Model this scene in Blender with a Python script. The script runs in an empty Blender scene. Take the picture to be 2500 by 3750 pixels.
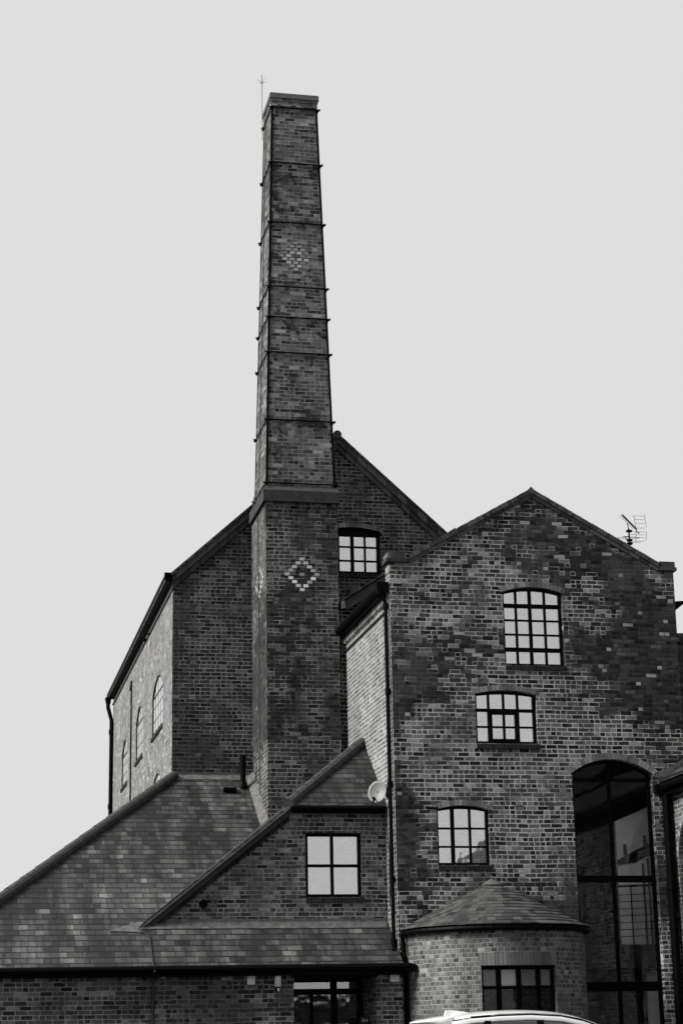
import bpy, bmesh, math, random
from mathutils import Vector, Matrix
from mathutils.geometry import tessellate_polygon
random.seed(7)
S = bpy.context.scene
COL = S.collection
R = math.radians

# ------------------------------------------------------------------ camera
cam = bpy.data.cameras.new('camera'); co = bpy.data.objects.new('camera', cam); COL.objects.link(co)
YAW, PITCH, ROLL, FPX = 0.206893, 0.273585, -0.018638, 7067.4
f = Vector((math.sin(YAW)*math.cos(PITCH), math.cos(YAW)*math.cos(PITCH), math.sin(PITCH)))
r = Vector((math.cos(YAW), -math.sin(YAW), 0)); u = r.cross(f)
c_, s_ = math.cos(ROLL), math.sin(ROLL)
r2 = c_*r + s_*u; u2 = -s_*r + c_*u
m = Matrix((r2, u2, -f)).transposed().to_4x4(); m.translation = (0, 0, 1.6)
co.matrix_world = m
cam.sensor_fit = 'VERTICAL'; cam.sensor_height = 36.0; cam.lens = FPX/3750*36.0
cam.clip_start = 0.1; cam.clip_end = 2000
S.camera = co

# ------------------------------------------------------------------ sky, sun, exposure
SUN_EL, SUN_AZ = R(38), R(-96)          # azimuth measured from +Y towards +X
w = bpy.data.worlds.new('World'); S.world = w; w.use_nodes = True
nt = w.node_tree; nt.nodes.clear()
out = nt.nodes.new('ShaderNodeOutputWorld'); bg = nt.nodes.new('ShaderNodeBackground')
sky = nt.nodes.new('ShaderNodeTexSky'); sky.sky_type = 'NISHITA'; sky.sun_disc = False
sky.sun_elevation = SUN_EL; sky.sun_rotation = SUN_AZ; sky.dust_density = 6; sky.air_density = 1.0
bw = nt.nodes.new('ShaderNodeRGBToBW')
mx = nt.nodes.new('ShaderNodeMix'); mx.data_type = 'FLOAT'   # closed cloud cover over the clear sky
mx.inputs[0].default_value = 0.992; mx.inputs[3].default_value = 2.49
nt.links.new(sky.outputs[0], bw.inputs[0]); nt.links.new(bw.outputs[0], mx.inputs[2])
nt.links.new(mx.outputs[0], bg.inputs[0]); bg.inputs[1].default_value = 0.0562
nt.links.new(bg.outputs[0], out.inputs[0])
sl = bpy.data.lights.new('sun', 'SUN'); sl.energy = 1.5; sl.angle = R(24); sl.color = (1, .985, .96)
so = bpy.data.objects.new('sun', sl); COL.objects.link(so)
d = -Vector((math.sin(SUN_AZ)*math.cos(SUN_EL), math.cos(SUN_AZ)*math.cos(SUN_EL), math.sin(SUN_EL)))
so.rotation_euler = d.to_track_quat('-Z', 'Y').to_euler(); so.location = (-20, 0, 30)
S.view_settings.view_transform = 'Standard'; S.view_settings.look = 'None'
S.view_settings.exposure = 2.4; S.view_settings.gamma = 1; S.view_settings.use_curve_mapping = False

# ------------------------------------------------------------------ material helpers
class NT:
    def __init__(s, name):
        s.m = bpy.data.materials.new(name); s.m.use_nodes = True; s.t = s.m.node_tree; s.t.nodes.clear()
        s.o = s.n('ShaderNodeOutputMaterial'); s.p = s.n('ShaderNodeBsdfPrincipled'); s.l(s.p.outputs[0], s.o.inputs[0])
        s.p.inputs['Specular IOR Level'].default_value = .25
    def n(s, t): return s.t.nodes.new(t)
    def l(s, a, b): s.t.links.new(a, b)
    def put(s, v, i):
        if isinstance(v, (int, float)): i.default_value = v
        else: s.l(v, i)
    def M(s, op, a, b=0.0, c=0.0):
        n = s.n('ShaderNodeMath'); n.operation = op; s.put(a, n.inputs[0]); s.put(b, n.inputs[1]); s.put(c, n.inputs[2]); return n.outputs[0]
    def mix(s, f, a, b):
        n = s.n('ShaderNodeMix'); n.data_type = 'FLOAT'; s.put(f, n.inputs[0]); s.put(a, n.inputs[2]); s.put(b, n.inputs[3]); return n.outputs[0]
    def noise(s, vec, sc, det=2, rough=.55, dist=0.0):
        n = s.n('ShaderNodeTexNoise'); n.inputs['Scale'].default_value = sc; n.inputs['Detail'].default_value = det
        n.inputs['Roughness'].default_value = rough; n.inputs['Distortion'].default_value = dist; s.l(vec, n.inputs['Vector']); return n.outputs[0]
    def step(s, v, a, b):   # smoothstep
        n = s.n('ShaderNodeMapRange'); n.interpolation_type = 'SMOOTHSTEP'; s.put(v, n.inputs[0])
        s.put(a, n.inputs[1]); s.put(b, n.inputs[2]); return n.outputs[0]
    def ramp(s, v, pts):
        n = s.n('ShaderNodeValToRGB'); s.put(v, n.inputs[0]); e = n.color_ramp.elements
        while len(e) < len(pts): e.new(.5)
        for q, (p, c) in zip(e, pts): q.position = p; q.color = (c, c, c, 1)
        return n.outputs[0]
    def wn(s, a, b, seed=0.0):
        c = s.n('ShaderNodeCombineXYZ'); s.put(a, c.inputs[0]); s.put(b, c.inputs[1]); c.inputs[2].default_value = seed
        n = s.n('ShaderNodeTexWhiteNoise'); n.noise_dimensions = '3D'; s.l(c.outputs[0], n.inputs[0]); return n.outputs[0]
    def pos(s): return s.n('ShaderNodeNewGeometry').outputs['Position']
    def col(s, v): s.l(v, s.p.inputs['Base Color'])
    def rough(s, v): s.put(v, s.p.inputs['Roughness'])
    def bump(s, h, dist=.004, st=1.0):
        b = s.n('ShaderNodeBump'); b.inputs['Strength'].default_value = st; b.inputs['Distance'].default_value = dist
        s.l(h, b.inputs['Height']); s.l(b.outputs[0], s.p.inputs['Normal'])

def brick(name, bw=.225, ch=.081, mj=.011, lo=.02, mid=.06, hi=.12, mortar=.16, mdark=.03, patch=.5, pscale=.35,
          dim=.6, seed=0.0, blend=.6, bands=(), cut=.74):
    k = NT(name); uv = k.n('ShaderNodeUVMap').outputs[0]; P = k.pos()
    sep = k.n('ShaderNodeSeparateXYZ'); k.l(uv, sep.inputs[0])
    wob = k.noise(P, 9, 2); wob2 = k.noise(P, 1.3, 1)
    v = k.M('ADD', sep.outputs[1], k.M('ADD', k.M('MULTIPLY', k.M('SUBTRACT', wob, .5), .016), k.M('MULTIPLY', k.M('SUBTRACT', wob2, .5), .03)))
    uu = k.M('ADD', sep.outputs[0], k.M('MULTIPLY', k.M('SUBTRACT', wob, .5), .022))
    vr = k.M('DIVIDE', v, ch); row = k.M('FLOOR', vr); fv = k.M('FRACT', vr)
    off = k.M('ADD', k.M('MULTIPLY', k.M('MODULO', row, 2), .5), k.M('MULTIPLY', k.wn(row, 3.0, seed), .22))
    cu = k.M('ADD', k.M('DIVIDE', uu, bw), off); ci = k.M('FLOOR', cu); fu = k.M('FRACT', cu)
    hr = k.M('LESS_THAN', k.M('MODULO', k.M('ADD', row, 400), 4), .5)                     # a header course now and then
    split = k.M('GREATER_THAN', k.M('ADD', k.wn(ci, row, seed+1), k.M('MULTIPLY', hr, .42)), cut)
    f2 = k.M('FRACT', k.M('MULTIPLY', fu, 2)); h2 = k.M('MULTIPLY', k.M('FLOOR', k.M('MULTIPLY', fu, 2)), .5)
    e1 = k.M('MULTIPLY', k.M('MINIMUM', fu, k.M('SUBTRACT', 1, fu)), bw)
    e2 = k.M('MULTIPLY', k.M('MINIMUM', f2, k.M('SUBTRACT', 1, f2)), bw/2)
    du = k.mix(split, e1, k.M('MINIMUM', e1, e2))
    dv = k.M('MULTIPLY', k.M('MINIMUM', fv, k.M('SUBTRACT', 1, fv)), ch)
    dd = k.M('ADD', k.M('MINIMUM', du, dv), k.M('MULTIPLY', k.M('SUBTRACT', k.noise(P, 45, 1), .5), .006))
    face = k.step(dd, mj*.5-.002, mj*.5+.003)
    cid = k.M('ADD', ci, k.M('MULTIPLY', split, h2))
    rv = k.wn(cid, row, seed+2); rv2 = k.wn(cid, row, seed+5)
    zz = k.n('ShaderNodeSeparateXYZ'); k.l(P, zz.inputs[0]); bias = 0.0
    for (z0, z1, amt) in bands:       # old soot line: a belt of the wall that was never cleaned
        bias = k.M('ADD', bias, k.M('MULTIPLY', k.M('MULTIPLY', k.step(zz.outputs[2], z0-.5, z0+.3), k.M('SUBTRACT', 1, k.step(zz.outputs[2], z1-.3, z1+.5))), amt))
    big = k.step(k.M('ADD', k.M('ADD', bias, k.noise(P, pscale, 3, .6, .6)), k.M('MULTIPLY', k.M('SUBTRACT', k.wn(cid, row, seed+7), .5), .15)), patch-.04, patch+.04)
    c1 = k.ramp(rv, [(0, lo*.55), (.1, lo), (.3, k_(lo, mid, .55)), (.62, mid), (.93, hi), (.985, hi*1.5)])
    c2 = k.ramp(rv, [(0, lo*dim), (.5, k_(lo, mid, .5)*dim), (.86, mid*dim*1.15), (.955, mid*1.25), (.975, hi*1.25), (1, hi*1.7)])
    bc = k.mix(big, c1, c2)
    g = k.noise(P, 42, 4, .85); g2 = k.noise(P, 2.3, 4, .6)
    bc = k.M('MULTIPLY', bc, k.M('MAXIMUM', .1, k.M('ADD', -.35, k.M('MULTIPLY', g, 2.7))))
    sm = k.M('MULTIPLY', k.step(k.noise(P, 5.0, 3, .7), .52, .75), .4)                     # smears of mortar over the faces
    mo = k.mix(big, mortar, mdark); mo = k.M('MULTIPLY', mo, k.M('ADD', .55, k.M('MULTIPLY', k.noise(P, 14, 3, .7), .9)))
    bc = k.mix(k.M('MULTIPLY', sm, k.M('SUBTRACT', 1, big)), bc, k.M('MULTIPLY', mo, .8))
    fade = k.M('MULTIPLY', k.step(k.noise(P, 1.1, 4, .7, .5), .5, .62), blend)        # washed, rendered-over patches without joints
    mo = k.mix(fade, mo, mid*1.15); bc = k.mix(k.M('MULTIPLY', fade, .55), bc, mid*1.1)
    bc = k.M('MULTIPLY', bc, k.M('ADD', .55, k.M('MULTIPLY', k.noise(P, 11, 3, .7), .9)))
    c = k.mix(face, mo, bc); c = k.M('MULTIPLY', c, k.M('ADD', .5, k.M('MULTIPLY', g2, 1.0)))
    mp = k.n('ShaderNodeMapping'); mp.inputs['Scale'].default_value = (1, 1, .13); k.l(P, mp.inputs[0])      # rain streaks
    c = k.M('MULTIPLY', c, k.M('ADD', .62, k.M('MULTIPLY', k.noise(mp.outputs[0], 2.4, 4, .7), .76)))
    k.col(c); k.rough(.92)
    k.bump(k.M('ADD', face, k.M('ADD', k.M('MULTIPLY', g, .6), k.M('MULTIPLY', rv2, .35))), .008, .9)
    return k.m
def k_(a, b, t): return a+(b-a)*t

def slate(name, sh=.155, sw=.27, lo=.035, hi=.085, seed=0.0, stain=.5):
    k = NT(name); uv = k.n('ShaderNodeUVMap').outputs[0]; P = k.pos()
    sep = k.n('ShaderNodeSeparateXYZ'); k.l(uv, sep.inputs[0])
    v = k.M('ADD', sep.outputs[1], k.M('MULTIPLY', k.M('SUBTRACT', k.noise(P, 3.5, 2), .5), .03))
    vr = k.M('DIVIDE', v, sh); row = k.M('FLOOR', vr); fv = k.M('FRACT', vr)
    cu = k.M('ADD', k.M('DIVIDE', sep.outputs[0], sw), k.M('ADD', k.M('MULTIPLY', k.M('MODULO', row, 2), .5), k.M('MULTIPLY', k.wn(row, 2.0, seed), .16)))
    jit = k.M('MULTIPLY', k.M('SUBTRACT', k.wn(k.M('FLOOR', cu), row, seed+4), .5), .012)
    ci = k.M('FLOOR', cu); fu = k.M('FRACT', cu)
    rv = k.wn(ci, row, seed+1); rv3 = k.wn(ci, row, seed+3)
    du = k.M('MULTIPLY', k.M('MINIMUM', fu, k.M('SUBTRACT', 1, fu)), sw)
    dl = k.M('ADD', k.M('MULTIPLY', fv, sh), jit)
    joint = k.M('MULTIPLY', k.step(du, .001, .009), k.step(dl, .024, .050))
    mp = k.n('ShaderNodeMapping'); mp.inputs['Scale'].default_value = (1.5, .26, 1); k.l(uv, mp.inputs[0])
    st = k.noise(mp.outputs[0], 1.1, 5, .65, .3)
    c = k.ramp(rv, [(0, lo), (.35, k_(lo, hi, .35)), (.8, k_(lo, hi, .65)), (.95, hi), (1, hi*1.35)])
    r5 = k.wn(k.M('ADD', ci, k.M('MULTIPLY', k.M('GREATER_THAN', fu, .55), .5)), row, seed+6)
    st2 = k.M('ADD', st, k.M('MULTIPLY', k.M('SUBTRACT', r5, .5), .10))
    c = k.M('MULTIPLY', c, k.mix(k.step(st2, .43, .55), .36, 1.0)); c = k.M('MULTIPLY', c, k.mix(k.step(st2, .56, .66), 1.0, 1.75))
    sp = k.step(k.noise(P, 7, 5, .8), .62, .72); c = k.mix(k.M('MULTIPLY', sp, .35), c, hi*1.5)
    c = k.M('MULTIPLY', c, k.M('ADD', .2, k.M('MULTIPLY', k.noise(P, 40, 3, .8), 1.6)))
    c = k.mix(joint, .003, c); k.col(c); k.rough(k.M('ADD', .5, k.M('MULTIPLY', rv3, .25)))
    k.bump(k.M('ADD', k.M('MULTIPLY', k.M('SUBTRACT', 1, fv), 1.0), k.M('ADD', k.M('MULTIPLY', joint, .8), k.M('MULTIPLY', rv3, .5))), .012, .8)
    return k.m

def plain(name, c, rough=.6, metal=0.0, var=.35, sc=12, spec=.3, bump=0.0):
    k = NT(name); P = k.pos()
    n = k.M('ADD', 1-var*.5, k.M('MULTIPLY', k.M('SUBTRACT', k.noise(P, sc, 4, .7), .5), var*1.6))
    k.col(k.M('MULTIPLY', n, c)); k.rough(rough); k.p.inputs['Metallic'].default_value = metal
    k.p.inputs['Specular IOR Level'].default_value = spec
    if bump: k.bump(k.noise(P, sc*2, 4, .7), bump, .8)
    return k.m

def island(name, lo, hi, rough=.9):
    k = NT(name); g = k.n('ShaderNodeNewGeometry'); P = g.outputs['Position']
    c = k.mix(g.outputs['Random Per Island'], lo, hi)
    k.col(k.M('MULTIPLY', c, k.M('ADD', .5, k.noise(P, 35, 4, .75)))); k.rough(rough); k.bump(k.noise(P, 50, 3), .004, .8)
    return k.m

def glass(name, refl=.66, tint=1.0, rough=.02, wave=.5):
    m = bpy.data.materials.new(name); m.use_nodes = True; t = m.node_tree; t.nodes.clear()
    o = t.nodes.new('ShaderNodeOutputMaterial'); mixs = t.nodes.new('ShaderNodeMixShader')
    tr = t.nodes.new('ShaderNodeBsdfTransparent'); gl = t.nodes.new('ShaderNodeBsdfGlossy')
    tr.inputs[0].default_value = (tint, tint, tint, 1); gl.inputs[0].default_value = (.95, .95, .95, 1); gl.inputs['Roughness'].default_value = rough
    lw = t.nodes.new('ShaderNodeLayerWeight'); lw.inputs[0].default_value = .25
    mr = t.nodes.new('ShaderNodeMapRange'); mr.inputs[3].default_value = refl; mr.inputs[4].default_value = 1.0
    t.links.new(lw.outputs['Fresnel'], mr.inputs[0]); t.links.new(mr.outputs[0], mixs.inputs[0])
    no = t.nodes.new('ShaderNodeTexNoise'); ge = t.nodes.new('ShaderNodeNewGeometry'); no.inputs['Scale'].default_value = 2.2
    t.links.new(ge.outputs['Position'], no.inputs['Vector'])
    b = t.nodes.new('ShaderNodeBump'); b.inputs['Distance'].default_value = .004; b.inputs['Strength'].default_value = wave
    t.links.new(no.outputs[0], b.inputs['Height']); t.links.new(b.outputs[0], gl.inputs['Normal'])
    t.links.new(tr.outputs[0], mixs.inputs[1]); t.links.new(gl.outputs[0], mixs.inputs[2]); t.links.new(mixs.outputs[0], o.inputs[0])
    return m

MAT = {
 'brick_right': brick('weathered brick', .225, .0855, .017, .004, .056, .17, .36, .020, .55, .33, .62, 1.0, .75, ((8.0, 9.7, .20), (5.6, 6.4, .04))),
 'brick_side_lit': brick('pale side brick', .225, .0855, .018, .065, .095, .135, .33, .3, .85, .3, .9, 3.0, .3),  # pale brick with light mortar, lightened further for the sun side
 'brick_mill': brick('old mill brick', .238, .0865, .016, .004, .028, .070, .20, .07, .52, .28, 1.1, 11.0, .7),
 'brick_mill_lit': brick('lit mill side brick', .238, .0865, .014, .08, .12, .18, .24, .2, .7, .3, .9, 12.0, .5),  # cleaner mill brick, sun-side brightness put into its colour
 'brick_chimney': brick('chimney brick', .235, .0865, .015, .007, .038, .075, .20, .03, .55, .55, .7, 21.0, .8, ((8.2, 10.9, .1),)),
 'brick_shaft': brick('sooty shaft brick', .235, .0865, .013, .018, .082, .17, .19, .03, .60, 1.3, .35, 23.0, .9, ((20.75, 21.5, .13),)),
 'brick_low': brick('low wall brick', .222, .081, .015, .008, .060, .12, .24, .10, .56, .5, .9, 31.0, .6),
 'brick_bay': brick('bay brick', .118, .081, .014, .045, .08, .14, .19, .13, .60, .7, .7, 41.0, .8, (), 2.0),
 'brick_far': brick('far brick', .225, .081, .012, .008, .02, .04, .04, .02, .6, .3, .8, 51.0),
 'slate': slate('slates', .197, .28, .020, .070, 1.0),
 'slate_dark': slate('dark slates', .19, .27, .014, .05, 5.0),
 'slate_bay': slate('bay slates', .13, .2, .04, .10, 7.0),
 'arch': island('arch brick', .06, .22), 'arch_pale': island('pale soldier brick', .07, .13),
 'sill': island('dark sill brick', .006, .02), 'cope': island('coping brick', .02, .08),
 'cope_mill': island('mill verge brick', .025, .07),
 'mortar': plain('sill mortar', .22, .95, var=.6), 'cement': plain('cement band', .045, .9, var=.8, sc=7, bump=.006),
 'cap': plain('cap stone', .13, .9, var=.7, sc=9, bump=.006), 'black': plain('black painted iron', .002, .5, var=.4, spec=.04),
 'frame': plain('black window paint', .0018, .5, var=.3, spec=.04), 'iron': plain('rusty tie iron', .003, .7, var=.6, spec=.05),
 'lead': plain('lead flashing', .14, .6, var=.9, sc=8, bump=.008), 'tile': plain('ridge tile', .06, .85, var=.9, sc=14, bump=.006),
 'pale_brick': island('pale glazed brick', .22, .72, .6), 'pale_brick_side': island('pale side brick', .2, .34, .7), 'pale_brick_dirty': island('grimy diamond brick', .12, .40, .8),
 'white': plain('white plastic', .55, .4, var=.15), 'dish': plain('grey dish paint', .15, .5, var=.15),
 'alu': plain('aluminium rod', .10, .4, .5), 'plaster': plain('interior plaster', .8, .9, var=.2, sc=2),
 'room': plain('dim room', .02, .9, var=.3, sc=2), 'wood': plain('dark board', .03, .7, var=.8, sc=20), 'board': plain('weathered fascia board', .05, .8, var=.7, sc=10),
 'glass': glass('sky reflecting glass', .44), 'glass_dark': glass('dark hall glass', .006, 1.0), 'glass_side': glass('side glass', .93, wave=.06),
 'glass_shop': glass('door glass', .22, .8), 'glass_bay': glass('bay glass', .17, .95),
 'ground': plain('asphalt yard', .05, .9, var=.4, sc=6, bump=.01), 'blind': plain('white blind', .95, .9, var=.05), 'blind_grey': plain('grey blind', .42, .9, var=.1), 'curtain': plain('net curtain', .6, .9, var=.2, sc=30),
 'tyre': plain('tyre rubber', .02, .8), 'car_glass': glass('car glass', .08, .5), 'chrome': plain('light alloy', .5, .25, .9),
 'sign': plain('sign black', .01, .4, var=.1), 'letters': plain('sign lettering', .5, .5, var=.1), 'lamp_red': plain('rear lamp', .08, .2, var=.1),
}
k = NT('white car paint'); k.p.inputs['Base Color'].default_value = (.72, .72, .72, 1); k.p.inputs['Roughness'].default_value = .3
k.p.inputs['Coat Weight'].default_value = 1; k.p.inputs['Coat Roughness'].default_value = .03; MAT['paint'] = k.m

# ------------------------------------------------------------------ mesh helpers
ORG = {}
def tag(o, label=None, cat=None, group=None, kind=None):
    if label: o['label'] = label
    if cat: o['category'] = cat
    if group: o['group'] = group
    if kind: o['kind'] = kind
    return o
def empty(name, loc, label, cat, group=None):
    o = bpy.data.objects.new(name, None); COL.objects.link(o); o.location = loc; o.empty_display_size = .3
    ORG[o.name] = Vector(loc); return tag(o, label, cat, group)

class MB:
    def __init__(s): s.v = []; s.f = []; s.uv = {}
    def face(s, pts, uv=None):
        i = len(s.v); s.v += [Vector(p) for p in pts]; s.f.append(list(range(i, i+len(pts))))
        if uv: s.uv[len(s.f)-1] = uv
    def hexa(s, p):   # 8 points: bottom 4, top 4 (same order)
        i = len(s.v); s.v += [Vector(q) for q in p]
        for q in ((0, 3, 2, 1), (4, 5, 6, 7), (0, 1, 5, 4), (1, 2, 6, 5), (2, 3, 7, 6), (3, 0, 4, 7)): s.f.append([i+a for a in q])
    def box(s, x0, x1, y0, y1, z0, z1):
        s.hexa([(x0, y0, z0), (x1, y0, z0), (x1, y1, z0), (x0, y1, z0), (x0, y0, z1), (x1, y0, z1), (x1, y1, z1), (x0, y1, z1)])
    def fbox(s, F, u0, u1, w0, w1, d0, d1):   # box in a wall frame
        s.hexa([F(u0, w0, d0), F(u1, w0, d0), F(u1, w0, d1), F(u0, w0, d1), F(u0, w1, d0), F(u1, w1, d0), F(u1, w1, d1), F(u0, w1, d1)])
    def tube(s, pts, rad, n=8, cap=True):
        pts = [Vector(p) for p in pts]; rings = []
        for i, p in enumerate(pts):
            a = pts[max(i-1, 0)]; b = pts[min(i+1, len(pts)-1)]; t = (b-a).normalized()
            q = t.orthogonal().normalized() if abs(t.z) > .9 or i < 0 else Vector((0, 0, 1)).cross(t).normalized()
            if abs(t.z) > .9: q = (Vector((1, 0, 0)) - t*t.x).normalized()
            k2 = t.cross(q); rr = rad[i] if isinstance(rad, (list, tuple)) else rad
            st = len(s.v)
            for j in range(n):
                a2 = 2*math.pi*j/n; s.v.append(p+q*math.cos(a2)*rr+k2*math.sin(a2)*rr)
            rings.append(st)
        for A, B in zip(rings, rings[1:]):
            for j in range(n): s.f.append([A+j, A+(j+1) % n, B+(j+1) % n, B+j])
        if cap: s.f.append([rings[0]+j for j in range(n)][::-1]); s.f.append([rings[-1]+j for j in range(n)])
    def prism(s, poly, vec):   # closed polygon extruded
        n = len(poly); i = len(s.v); poly = [Vector(p) for p in poly]; vec = Vector(vec)
        s.v += poly; s.v += [p+vec for p in poly]
        s.f.append([i+j for j in range(n)][::-1]); s.f.append([i+n+j for j in range(n)])
        for j in range(n): s.f.append([i+j, i+(j+1) % n, i+n+(j+1) % n, i+n+j])
    def sheet(s, F, outer, holes, t):  # wall with openings: outline and holes in (u,w), thickness t inward
        loops = [outer]+holes; flat = [p for L in loops for p in L]
        tris = tessellate_polygon([[Vector((a, b, 0)) for a, b in L] for L in loops])
        i = len(s.v); s.v += [Vector(F(a, b, 0)) for a, b in flat]; j = len(s.v); s.v += [Vector(F(a, b, t)) for a, b in flat]
        nn = (s.v[i+tris[0][1]]-s.v[i+tris[0][0]]).cross(s.v[i+tris[0][2]]-s.v[i+tris[0][0]])
        inw = Vector(F(0, 0, 1))-Vector(F(0, 0, 0)); flip = nn.dot(inw) > 0
        for a, b, c in tris:
            q = (a, b, c) if not flip else (c, b, a)
            s.f.append([i+x for x in q]); s.f.append([j+x for x in q[::-1]])
        k0 = 0
        for L in loops:
            n = len(L)
            for a in range(n):
                b = (a+1) % n; s.f.append([i+k0+a, i+k0+b, j+k0+b, j+k0+a])
            k0 += n
    def build(s, name, mat, parent=None, loc=None, smooth=False, fix=True):
        org = ORG[parent.name] if parent else Vector(loc or (0, 0, 0))
        me = bpy.data.meshes.new(name); me.from_pydata([v-org for v in s.v], [], s.f)
        mats = mat if isinstance(mat, (list, tuple)) else [mat]
        for q in mats: me.materials.append(MAT[q])
        bm = bmesh.new(); bm.from_mesh(me)
        if fix: bmesh.ops.recalc_face_normals(bm, faces=bm.faces)
        uvl = bm.loops.layers.uv.new('UVMap'); bm.faces.ensure_lookup_table()
        for fi, fc in enumerate(bm.faces):
            if fi in s.uv and not fix:
                for lp, q in zip(fc.loops, s.uv[fi]): lp[uvl].uv = q
                continue
            n = fc.normal
            if abs(n.z) > .97: tx, ty = Vector((1, 0, 0)), Vector((0, 1, 0))
            else:
                tx = Vector((0, 0, 1)).cross(n).normalized(); ty = n.cross(tx)
            for lp in fc.loops:
                p = lp.vert.co+org; lp[uvl].uv = (p.dot(tx), p.dot(ty))
            fc.smooth = smooth
        bm.to_mesh(me); bm.free()
        o = bpy.data.objects.new(name, me); COL.objects.link(o)
        if parent: o.parent = parent
        else: o.location = org
        ORG[o.name] = org
        return o

def frameY(Y0): return lambda u, w, d: (u, Y0+d, w)        # wall facing the camera (-Y)
def frameX(X0): return lambda u, w, d: (X0+d, u, w)        # wall facing left (-X)

def arc(x0, x1, zs, zc, n=12):   # segmental arch points from left springing to right springing
    a = (x1-x0)/2; h = zc-zs; rr = (a*a+h*h)/(2*h); cx = (x0+x1)/2; cz = zc-rr
    t0 = math.asin(min(1, a/rr))
    return [(cx+rr*math.sin(t), cz+rr*math.cos(t)) for t in [(-t0+2*t0*i/n) for i in range(n+1)]]
def opening(x0, x1, z0, zs, zc=None):
    return [(x1, z0), (x1, zs), (x0, zs), (x0, z0)] if not zc else [(x0, z0)]+arc(x0, x1, zs, zc)+[(x1, z0)]

def window(par, F, x0, x1, z0, zs, zc, vbars, hbars, rec=.10, fw=.05, gl='glass', sill=True, arch=True, archw=.11,
           casement=None, sillmat='sill', archmat='arch', curtain=None, framemat='frame', back=None, bd=1.0):
    """arched or square window: frame (part) > glass, sill, arch (sub-parts)"""
    fr = MB(); top = arc(x0, x1, zs, zc, 14) if zc else [(x0, zs), (x1, zs)]
    inn = arc(x0+fw, x1-fw, zs-fw*.3, zc-fw, 14) if zc else [(x0+fw, zs-fw), (x1-fw, zs-fw)]
    outl = [(x0, z0)]+top+[(x1, z0)]; inl = [(x0+fw, z0+fw)]+inn+[(x1-fw, z0+fw)]
    n = len(outl)
    for i in range(n):
        j = (i+1) % n; a, b, c, e = outl[i], outl[j], inl[j], inl[i]; r0_ = rec+.034-.034*bd
        fr.hexa([F(*a, r0_), F(*b, r0_), F(*c, r0_), F(*e, r0_), F(*a, rec+.07), F(*b, rec+.07), F(*c, rec+.07), F(*e, rec+.07)])
    def topz(x):
        if not zc: return zs-fw
        for (ax, az), (bx, bz) in zip(inn, inn[1:]):
            if ax <= x <= bx: return az+(bz-az)*(x-ax)/(bx-ax)+.01
        return zs
    for (x, hw, a, b) in vbars:
        a = z0+fw if a is None else a; b = topz(x) if b is None else b
        fr.fbox(F, x-hw, x+hw, a, b, rec+.036-.024*bd, rec+.055)
    for (z, hw, a, b) in hbars:
        a = x0+fw if a is None else a; b = x1-fw if b is None else b
        fr.fbox(F, a, b, z-hw, z+hw, rec+.037-.021*bd, rec+.05)
    if casement:
        a, b, c, e = casement; q = .08
        for bx in ((a, a+q, c, e), (b-q, b, c, e), (a+q, b-q, c, c+q), (a+q, b-q, e-q, e)): fr.fbox(F, *bx, rec-.008, rec+.06)
    o = fr.build('window', framemat, par)
    g = MB(); poly = [F(a, b, rec+.04) for a, b in inl]; g.prism([F(a, b, rec+.036) for a, b in inl], Vector(F(0, 0, .006))-Vector(F(0, 0, 0)))
    g.build('pane', gl, o)
    if sill:
        s = MB(); x = x0-.01; s2 = MB()
        while x < x1+.02:
            s.fbox(F, x+.005, min(x+.07, x1+.03), z0-.105, z0-.012, -.035, rec+.03); x += .075
        s.build('sill', sillmat, o)
        s2.fbox(F, x0-.008, x1+.02, z0-.10, z0-.014, -.022, rec+.028); s2.build('sill_mortar', 'mortar', o)
    if arch and zc:
        a = MB(); a_ = (x1-x0)/2; h = zc-zs; rr = (a_*a_+h*h)/(2*h); cx = (x0+x1)/2; cz = zc-rr; t0 = math.asin(a_/rr)+.05/rr
        cnt = max(6, int(2*t0*rr/.078)); 
        for i in range(cnt):
            t1 = -t0+2*t0*(i+.07)/cnt; t2 = -t0+2*t0*(i+.93)/cnt
            q = [(cx+R_*math.sin(t), cz+R_*math.cos(t)) for R_, t in ((rr+.004, t1), (rr+.004, t2), (rr+archw, t2), (rr+archw, t1))]
            a.hexa([F(*p, -.005) for p in q]+[F(*p, .05) for p in q])
        a.build('brick_arch', archmat, o)
    if curtain:
        for (a, b, c0, c1) in curtain:
            c = MB(); nn = 14; pts = [(a+(b-a)*i/nn, rec+.10+.012*math.sin(i*2.3)) for i in range(nn+1)]
            for p, q in zip(pts, pts[1:]): c.face([F(p[0], c0, p[1]), F(q[0], c0, q[1]), F(q[0], c1, q[1]), F(p[0], c1, p[1])])
            c.build('curtain', 'curtain', o)
    return o

def gutter_line(mb, pts, rad=.06): mb.tube(pts, rad, 8)
def downpipe(par, pts, rad=.04, joints=(), name='downpipe'):
    m_ = MB(); m_.tube(pts, rad, 10)
    for (x, y, z) in joints: m_.tube([(x, y, z-.06), (x, y, z+.06)], rad*1.35, 10)
    return m_.build(name, 'black', par, smooth=False)

GZ = .8   # yard level at the buildings
# ------------------------------------------------------------------ setting: ground
g = MB(); ys = [-400, -30, 0, 8, 26, 60, 900]; zs_ = [0, 0, 0, .05, GZ, GZ, GZ]; xs = [-500, -40, 0, 40, 500]
for j in range(len(ys)-1):
    for i in range(len(xs)-1):
        g.face([(xs[i], ys[j], zs_[j]), (xs[i+1], ys[j], zs_[j]), (xs[i+1], ys[j+1], zs_[j+1]), (xs[i], ys[j+1], zs_[j+1])])
tag(g.build('ground', 'ground'), kind='structure')

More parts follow.
